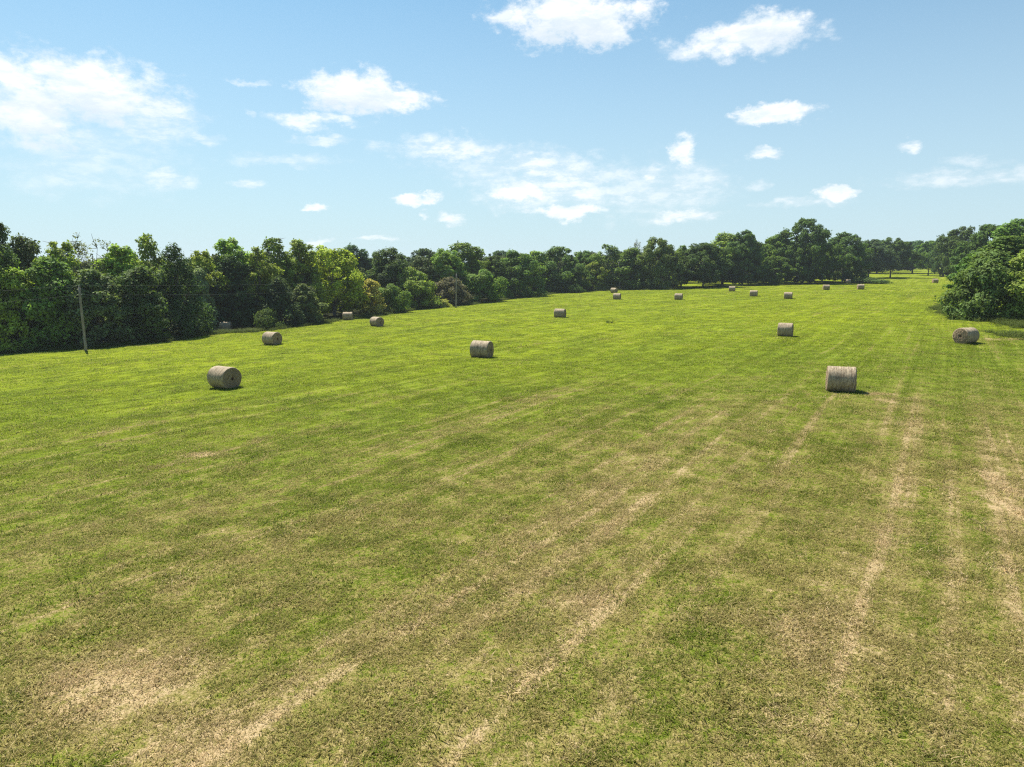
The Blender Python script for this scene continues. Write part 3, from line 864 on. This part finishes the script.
t.put(bp.inputs['Height'], t.math('ADD', rings, t.math('MULTIPLY', strand, .7))); t.l.new(bp.outputs[0], bb.inputs['Normal'])
t.l.new(bb.outputs[0], out.inputs['Surface'])

mat_end, t, out = new_mat('hay_rolled_end')
ob_ = t.node('ShaderNodeTexCoord').outputs['Object']
ox, oy, oz = t.sep(ob_)
rad_ = t.vmath('LENGTH', t.xyz(0.0, oy, oz)); angl = t.math('ARCTAN2', oz, oy)
spir = t.math('ADD', t.math('MULTIPLY', rad_, 26.0), t.math('MULTIPLY', angl, 1.0))
lay = t.noise(t.xyz(spir, t.math('MULTIPLY', angl, .6), ox), 1.0, 4.0, .7)
chaff = t.noise(ob_, 30.0, 4.0, .7)
base = t.mix(t.ramp(lay, .35, .65), (0.150, 0.098, 0.060), (0.360, 0.262, 0.165))
base = t.mix(t.ramp(chaff, .42, .70, 0.0, .7), base, (0.46, 0.36, 0.24))
base = t.mix(t.ramp(rad_, .16, .05, 0.0, .8), base, (0.060, 0.036, 0.022))
bb = t.node('ShaderNodeBsdfPrincipled'); t.put(bb.inputs['Base Color'], base); bb.inputs['Roughness'].default_value = .95
bb.inputs['Specular IOR Level'].default_value = 0.1
bp = t.node('ShaderNodeBump'); bp.inputs['Strength'].default_value = 1.0; bp.inputs['Distance'].default_value = .05
t.put(bp.inputs['Height'], t.math('ADD', lay, chaff)); t.l.new(bp.outputs[0], bb.inputs['Normal'])
t.l.new(bb.outputs[0], out.inputs['Surface'])

mat_straw, t, out = new_mat('loose_straw')
geo = t.node('ShaderNodeNewGeometry')
bb = t.node('ShaderNodeBsdfPrincipled')
t.put(bb.inputs['Base Color'], t.mix(geo.outputs['Random Per Island'], (0.22, 0.17, 0.095), (0.58, 0.49, 0.33))); bb.inputs['Roughness'].default_value = .7
t.l.new(bb.outputs[0], out.inputs['Surface'])


def build_bale(seed, dia, ln):
    """axis along x, resting on z=0; slightly sagged, shoulders rounded, surface lumpy"""
    rg = np.random.default_rng(seed)
    SEG, NX = 64, 26
    Rr = dia / 2
    ph = rg.uniform(0, 6.28, 8)
    def surf(ang, xx):
        r = Rr * (1 + .010 * np.sin(3 * ang + ph[0]) + .008 * np.sin(5 * ang + ph[1] + xx * 3) + .007 * np.sin(xx * 23 + ph[2]) + .004 * np.sin(xx * 61 + ph[3] + ang))
        y = r * np.cos(ang) * 1.015; z = r * np.sin(ang)
        z = np.where(z < -Rr * .90, -Rr * .90 + (z + Rr * .90) * .25, z)      # settled flat on the ground
        return y, z
    xs = np.concatenate([[-1, -.985, -.955], np.linspace(-.92, .92, NX - 6), [.955, .985, 1]]) * ln / 2
    shr = np.ones(NX); shr[[0, -1]] = .945; shr[[1, -2]] = .975; shr[[2, -3]] = .993
    V, Fc = [], []
    for i, xx in enumerate(xs):
        ang = np.arange(SEG) / SEG * math.tau
        y, z = surf(ang, xx); jit = rg.normal(0, .004, SEG)
        for k in range(SEG):
            V.append((xx + rg.normal(0, .003), y[k] * (shr[i] + jit[k]), z[k] * (shr[i] + jit[k])))
    for i in range(NX - 1):
        for k in range(SEG):
            k2 = (k + 1) % SEG
            Fc.append((i * SEG + k, (i + 1) * SEG + k, (i + 1) * SEG + k2, i * SEG + k2))
    side = mesh('bale_side', V, Fc, mat_wrap, True)
    ends = []
    for sgn in (-1, 1):
        V2, F2 = [], []
        rings_ = [1.0, .96, .86, .74, .62, .50, .38, .26, .15, .07]
        ring0 = V[:SEG] if sgn < 0 else V[-SEG:]
        for j, q in enumerate(rings_):
            bulge = .035 * (1 - q ** 3) - (.03 if q < .1 else 0)
            for k in range(SEG):
                vx = ring0[k]
                lump = rg.normal(0, .010) + .012 * math.sin(j * 2.4 + ph[5]) if j else 0
                V2.append((sgn * (ln / 2 + bulge + lump) if j else vx[0], vx[1] * q, vx[2] * q))
        V2.append((sgn * (ln / 2 - .02), 0, 0)); c = len(V2) - 1
        for j in range(len(rings_) - 1):
            for k in range(SEG):
                k2 = (k + 1) % SEG
                fcs = (j * SEG + k, j * SEG + k2, (j + 1) * SEG + k2, (j + 1) * SEG + k)
                F2.append(fcs if sgn > 0 else fcs[::-1])
        for k in range(SEG):
            k2 = (k + 1) % SEG; j = len(rings_) - 1
            fcs = (j * SEG + k, j * SEG + k2, c); F2.append(fcs if sgn > 0 else fcs[::-1])
        ends.append(mesh('bale_end', V2, F2, mat_end, True))
    # stray stalks: on the ends, the shoulders and the foot
    n = 900
    P, D = [], []
    for k in range(n):
        a = rg.uniform(0, math.tau)
        if k % 3 == 0:
            xx = rg.uniform(-ln / 2, ln / 2); y, z = surf(np.array([a]), xx); p = np.array([xx, y[0], z[0]]); nn = np.array([0, math.cos(a), math.sin(a)])
        else:
            sg = rg.choice([-1, 1]); q = Rr * math.sqrt(rg.uniform(0, .95)); p = np.array([sg * (ln / 2 + .02), q * math.cos(a), q * math.sin(a) * .95]); nn = np.array([sg, 0, 0])
        P.append(p); D.append(nn * rg.uniform(.1, .6) + rg.normal(size=3) * .6)
    P = np.array(P); D = np.array(D); D /= np.linalg.norm(D, axis=1, keepdims=True)
    P[:, 2] = np.maximum(P[:, 2], -Rr * .90)
    Ls = rg.uniform(.04, .11, n)[:, None]; S = np.cross(D, rg.normal(size=(n, 3))); S /= np.linalg.norm(S, axis=1, keepdims=True)
    Vs = np.stack([P - S * .003, P + S * .003, P + D * Ls], 1).reshape(-1, 3)
    straw = mesh('bale_stalks', Vs, np.arange(n * 3).reshape(-1, 3), mat_straw)
    return side, ends, straw


BP = [build_bale(40 + k, 1.42, 1.5) for k in range(5)]
for i, (x, y, azd, dia, ln, label) in enumerate(BALES):
    side, ends, straw = BP[i % 5]
    root = link(bpy.data.objects.new('hay_bale', None))
    k = dia / 1.42
    root.location = (x, y, float(zg(x, y)) + 1.42 / 2 * .915 * k - .03)
    root.rotation_euler = (0, 0, R(90 - azd))
    root.scale = (ln / 1.5, k, k)
    root.empty_display_size = .5
    tag(root, label, 'hay bale', 'round hay bales on the field')
    link(bpy.data.objects.new('wrapped_side', side), root)
    for e in ends: link(bpy.data.objects.new('rolled_end', e), root)
    s_ = link(bpy.data.objects.new('loose_stalks', straw), root); s_['kind'] = 'stuff'

# ------------------------------------------------------------------ poles and wires
mat_pole, t, out = new_mat('weathered_wood')
ob_ = t.node('ShaderNodeTexCoord').outputs['Object']
bb = t.node('ShaderNodeBsdfPrincipled')
g1 = t.noise(t.vmath('MULTIPLY', ob_, (14, 14, .7)), 1.5, 5.0, .65)
t.put(bb.inputs['Base Color'], t.mix(t.ramp(g1, .3, .7), (0.12, 0.10, 0.08), (0.29, 0.26, 0.225))); bb.inputs['Roughness'].default_value = .85
t.l.new(bb.outputs[0], out.inputs['Surface'])
mat_metal, t, out = new_mat('dull_metal')
bb = t.node('ShaderNodeBsdfPrincipled'); bb.inputs['Metallic'].default_value = .8; bb.inputs['Roughness'].default_value = .5
t.put(bb.inputs['Base Color'], t.mix(t.noise(t.node('ShaderNodeTexCoord').outputs['Object'], 20.0), (0.30, 0.31, 0.32), (0.5, 0.51, 0.52)))
t.l.new(bb.outputs[0], out.inputs['Surface'])
mat_ceramic, t, out = new_mat('insulator_ceramic')
bb = t.node('ShaderNodeBsdfPrincipled'); bb.inputs['Roughness'].default_value = .2
t.put(bb.inputs['Base Color'], t.mix(t.noise(t.node('ShaderNodeTexCoord').outputs['Object'], 8.0), (0.30, 0.29, 0.27), (0.36, 0.35, 0.33)))
t.l.new(bb.outputs[0], out.inputs['Surface'])
mat_wire, t, out = new_mat('aluminium_wire')
bb = t.node('ShaderNodeBsdfPrincipled'); bb.inputs['Metallic'].default_value = 0.0; bb.inputs['Roughness'].default_value = .8
t.put(bb.inputs['Base Color'], t.mix(t.noise(t.node('ShaderNodeTexCoord').outputs['Object'], 2.0), (0.10, 0.10, 0.10), (0.17, 0.17, 0.17)))
t.l.new(bb.outputs[0], out.inputs['Surface'])

tops = []
PL = ['slender grey utility pole at the foot of the left trees, nearest of the three',
      'middle utility pole in front of the grey half-dead shrub', 'farthest utility pole behind the pair of bales at the back']
for i, (x, y, lean, h) in enumerate(POLES):
    root = link(bpy.data.objects.new('utility_pole', None)); z0 = float(zg(x, y))
    root.location = (x, y, z0); root.empty_display_size = .5
    tag(root, PL[i], 'pole', 'utility poles along the left field edge')
    hs_ = np.linspace(-.4, h, 9)
    mb = MB().add(tube([(lean * max(s, 0) / h, .015 * math.sin(s), s) for s in hs_], [.155 - .055 * max(s, 0) / h for s in hs_], 12))
    link(bpy.data.objects.new('shaft', mb.mesh('pole_shaft', mat_pole)), root)
    mb = MB().add(tube([(lean, 0, h - .01), (lean, 0, h + .05), (lean, 0, h + .07), (lean, 0, h + .14), (lean, 0, h + .20)], [.035, .035, .06, .055, .025], 10))
    link(bpy.data.objects.new('insulator', mb.mesh('insulator', mat_ceramic)), root)
    mb = MB().add(tube([(lean + .09, 0, h - .8), (lean + .19, 0, h - .8)], [.02, .02], 6)).add(tube([(lean + .17, 0, h - .86), (lean + .17, 0, h - .74)], [.045, .045], 8))
    link(bpy.data.objects.new('wire_bracket', mb.mesh('wire_bracket', mat_metal)), root)
    mb = MB().add(tube([(.02, -.15, 0.0), (.02, -.15, 1.6)], [.012, .012], 5))
    link(bpy.data.objects.new('ground_wire', mb.mesh('ground_wire', mat_metal)), root)
    tops.append((np.array([x + lean, y, z0 + h + .19]), np.array([x + lean + .17, y, z0 + h - .8])))
p0 = tops[0]; dirn = np.array([-30.0, -44.0, 0])
WL = [['upper wire strung leftwards from the nearest pole out of the photo', 'lower wire strung leftwards from the nearest pole out of the photo'],
      ['upper wire crossing the left trees between nearest and middle poles', 'lower wire crossing the left trees between nearest and middle poles'],
      ['upper wire between the middle and the farthest pole', 'lower wire between the middle and the farthest pole']]
spans = [((p0[0] + dirn, p0[1] + dirn), p0, .8), (tops[0], tops[1], .8), (tops[1], tops[2], .9)]
for si, (A, Bq, sag) in enumerate(spans):
    for k in (0, 1):
        path = []
        for s in np.linspace(0, 1, 33):
            p = A[k] * (1 - s) + Bq[k] * s; p = p - np.array([0, 0, (sag if k == 0 else sag * 1.3) * 4 * s * (1 - s)]); path.append(p)
        o = link(bpy.data.objects.new('power_wire', MB().add(tube(path, [.0065] * 33, 5)).mesh('power_wire', mat_wire)))
        tag(o, WL[si][k], 'wire', 'power wires')

# ------------------------------------------------------------------ grass blades (uncountable)
mat_blade, t, out = new_mat('grass_blades')
geo = t.node('ShaderNodeNewGeometry')
colr = t.node('ShaderNodeAttribute', attribute_type='INSTANCER', attribute_name='tuft_colour').outputs['Color']
colr = t.mix(t.ramp(t.math('FRACT', t.math('MULTIPLY', geo.outputs['Random Per Island'], 7.31)), .80, .97, 0.0, .7), colr, (0.340, 0.268, 0.125))
hs = t.node('ShaderNodeHueSaturation'); t.put(hs.inputs['Color'], colr)
t.put(hs.inputs['Value'], t.ramp(geo.outputs['Random Per Island'], 0, 1, .80, 2.0, smooth=False))
b1 = t.node('ShaderNodeBsdfPrincipled'); t.put(b1.inputs['Base Color'], hs.outputs[0]); b1.inputs['Roughness'].default_value = .6
b1.inputs['Specular IOR Level'].default_value = 0.03
b2 = t.node('ShaderNodeBsdfTranslucent'); t.put(b2.inputs['Color'], hs.outputs[0])
ms = t.node('ShaderNodeMixShader'); ms.inputs[0].default_value = .5
t.l.new(b1.outputs[0], ms.inputs[1]); t.l.new(b2.outputs[0], ms.inputs[2]); t.l.new(ms.outputs[0], out.inputs['Surface'])


def tuft(seed, n, rad, hmin, hmax, wid, mat):
    rg = np.random.default_rng(seed)
    cl = rg.normal(0, rad * .55, (max(3, n // 5), 2))
    b = cl[rg.integers(0, len(cl), n)] + rg.normal(0, rad * .22, (n, 2))
    h = rg.uniform(hmin, hmax, n); a = rg.uniform(0, math.tau, n); ln = h * rg.uniform(.6, 2.2, n)
    wv = np.stack([-np.sin(a), np.cos(a), np.zeros(n)], -1) * (wid * rg.uniform(.6, 1.3, n))[:, None]
    B0 = np.concatenate([b, np.full((n, 1), -.015)], 1)
    M = B0 + np.stack([np.cos(a) * ln * .35, np.sin(a) * ln * .35, h * .65], -1)
    Tp = B0 + np.stack([np.cos(a) * ln, np.sin(a) * ln, h], -1)
    V = np.stack([B0 - wv, B0 + wv, M + wv * .8, M - wv * .8, Tp], 1).reshape(-1, 3)
    Fc = []
    for k in range(n):
        o = k * 5
        Fc += [(o, o + 1, o + 2, o + 3), (o + 3, o + 2, o + 4)]
    return mesh('tuft', V, Fc, mat)


rg = np.random.default_rng(77)
# even cover close by, thinning out with distance
rings_ = [(4, 14, 26.0), (14, 22, 22.0), (22, 30, 15.0), (30, 40, 10.0), (40, 55, 6.0), (55, 75, 3.6), (75, 100, 2.2), (100, 140, 1.3), (140, 190, .8), (190, 250, .45), (250, 330, .2)]
pts = []
for r0, r1, den in rings_:
    amax = R(46)
    n = int(den * amax * (r1 * r1 - r0 * r0))
    rr = np.sqrt(rg.uniform(r0 * r0, r1 * r1, n)); aa = rg.uniform(-amax, amax, n)
    pts.append(np.stack([rr * np.sin(aa), rr * np.cos(aa)], -1))
pts = np.vstack(pts)
keep = (poly_sd(pts, FOREST_LEFT) > .5) & (poly_sd(pts, FOREST_RIGHT) > .5)
pts = pts[keep]
# the mower and baler leave longer grass hugging the bales
for (bx_, by_, azd, dia, ln, label) in BALES:
    if by_ < 160:
        m = 70; u_ = rg.uniform(-ln / 2 - .25, ln / 2 + .25, m); v_ = rg.uniform(-.62, .62, m)
        v_ = np.where(np.abs(u_) < ln / 2, np.sign(v_) * rg.uniform(.38, .75, m), v_)
        ca_, sa_ = math.sin(R(azd)), math.cos(R(azd))
        pts = np.vstack([pts, np.stack([bx_ + u_ * ca_ - v_ * sa_, by_ + u_ * sa_ + v_ * ca_], -1)])
n = len(pts)
cl = np.sin(pts[:, 0] * 1.7 + np.sin(pts[:, 1] * .9) * 2) * np.sin(pts[:, 1] * 1.3 + np.sin(pts[:, 0] * .7) * 2)
sc_ = rg.uniform(.65, 1.2, n) * (1 + .25 * cl)
dist = np.hypot(pts[:, 0], pts[:, 1])
sc_ *= np.where(rg.uniform(size=n) < .035, 1.5, 1.0)
sc_ *= np.interp(dist, [20, 60, 180], [1, 1.5, 2.6])
hz = sc_ * rg.uniform(.6, 1.25, n)
protos = [tuft(500 + k, 70, .32, .030, .075, .0065, mat_blade) for k in range(7)]
scatter('grass_blades', np.stack([pts[:, 0], pts[:, 1], zg(pts[:, 0], pts[:, 1])], -1), rg.uniform(0, 6.28, n), np.stack([sc_, sc_, hz], -1), rg.integers(0, 7, n), protos,
        'short cut grass blades and stubble covering the near field', 'grass', colour=True)

# taller weeds along the foot of the trees
mat_weed, t, out = new_mat('tall_weeds')
geo = t.node('ShaderNodeNewGeometry')
cw = t.mix(t.noise(geo.outputs['Position'], .35, 3.0), (0.050, 0.085, 0.014), (0.135, 0.155, 0.036))
hs = t.node('ShaderNodeHueSaturation'); t.put(hs.inputs['Color'], cw)
t.put(hs.inputs['Value'], t.ramp(geo.outputs['Random Per Island'], 0, 1, .6, 1.4, smooth=False))
b1 = t.node('ShaderNodeBsdfPrincipled'); t.put(b1.inputs['Base Color'], hs.outputs[0]); b1.inputs['Roughness'].default_value = .8
b1.inputs['Specular IOR Level'].default_value = 0.08
b2 = t.node('ShaderNodeBsdfTranslucent'); t.put(b2.inputs['Color'], hs.outputs[0])
ms = t.node('ShaderNodeMixShader'); ms.inputs[0].default_value = .4
t.l.new(b1.outputs[0], ms.inputs[1]); t.l.new(b2.outputs[0], ms.inputs[2]); t.l.new(ms.outputs[0], out.inputs['Surface'])


def along_line(poly, per_m, spread, off):
    P = []
    for (a0, b0), (a1, b1_) in zip(poly[:-1], poly[1:]):
        L_ = math.hypot(a1 - a0, b1_ - b0); m = int(L_ * per_m)
        s = rg.uniform(0, 1, m); nrm = np.array([b1_ - b0, -(a1 - a0)]) / L_
        q = rg.normal(off, spread, m)
        P.append(np.stack([a0 + (a1 - a0) * s, b0 + (b1_ - b0) * s], -1) + nrm * q[:, None])
    return np.vstack(P)


wp = np.vstack([along_line(EDGE, 16, .9, -.6), along_line([(55, 58), (56, 70), (58, 82), (60, 92), (65, 104), (84, 130), (112, 170)], 22, 1.0, -.4), along_line([(46, 66), (62, 63)], 16, 2.2, 0)])
dB = np.min(np.hypot(wp[:, None, 0] - np.array([b[0] for b in BALES])[None], wp[:, None, 1] - np.array([b[1] for b in BALES])[None]), axis=1)
wp = wp[dB > 2.6]
n = len(wp); s_ = rg.uniform(.5, 1.25, n)
wprot = [tuft(700 + k, 60, .45, .15, .55, .016, mat_weed) for k in range(5)]
scatter('tall_weeds', np.stack([wp[:, 0], wp[:, 1], zg(wp[:, 0], wp[:, 1])], -1), rg.uniform(0, 6.28, n), np.stack([s_, s_, s_ * rg.uniform(.6, 1.3, n)], -1), rg.integers(0, 5, n), wprot,
        'uncut weeds and tall grass fringing the foot of the trees', 'weeds')

# one missed weed standing in the open field
wm = tuft(900, 40, .35, .25, .65, .02, mat_weed)
o = link(bpy.data.objects.new('weed_clump', wm)); o.location = (12.15, 88.6, float(zg(12.15, 88.6))); o.scale = (1.5, 1.5, 1.1)
tag(o, 'lone dark weed clump left standing in the mown field behind the small lone bale', 'weed')

# ------------------------------------------------------------------ summer haze: one closed box of thin air
mat_haze, t, out = new_mat('haze_air')
pv = t.node('ShaderNodeVolumePrincipled')
pv.inputs['Color'].default_value = (0.80, 0.90, 1.0, 1)
pv.inputs['Density'].default_value = 0.00014
pv.inputs['Anisotropy'].default_value = 0.3
t.l.new(pv.outputs[0], out.inputs['Volume'])
hx0, hx1, hy0, hy1, hz0, hz1 = -3100.0, 3100.0, -3050.0, 3150.0, -5.2, 24.0
hv = [(x, y, z) for z in (hz0, hz1) for y in (hy0, hy1) for x in (hx0, hx1)]
hf = [(0, 2, 3, 1), (4, 5, 7, 6), (0, 1, 5, 4), (2, 6, 7, 3), (0, 4, 6, 2), (1, 3, 7, 5)]
hz_ = link(bpy.data.objects.new('haze', mesh('haze', hv, hf, mat_haze)))
tag(hz_, 'thin pale summer haze in the air over the whole field', 'haze', kind='stuff')
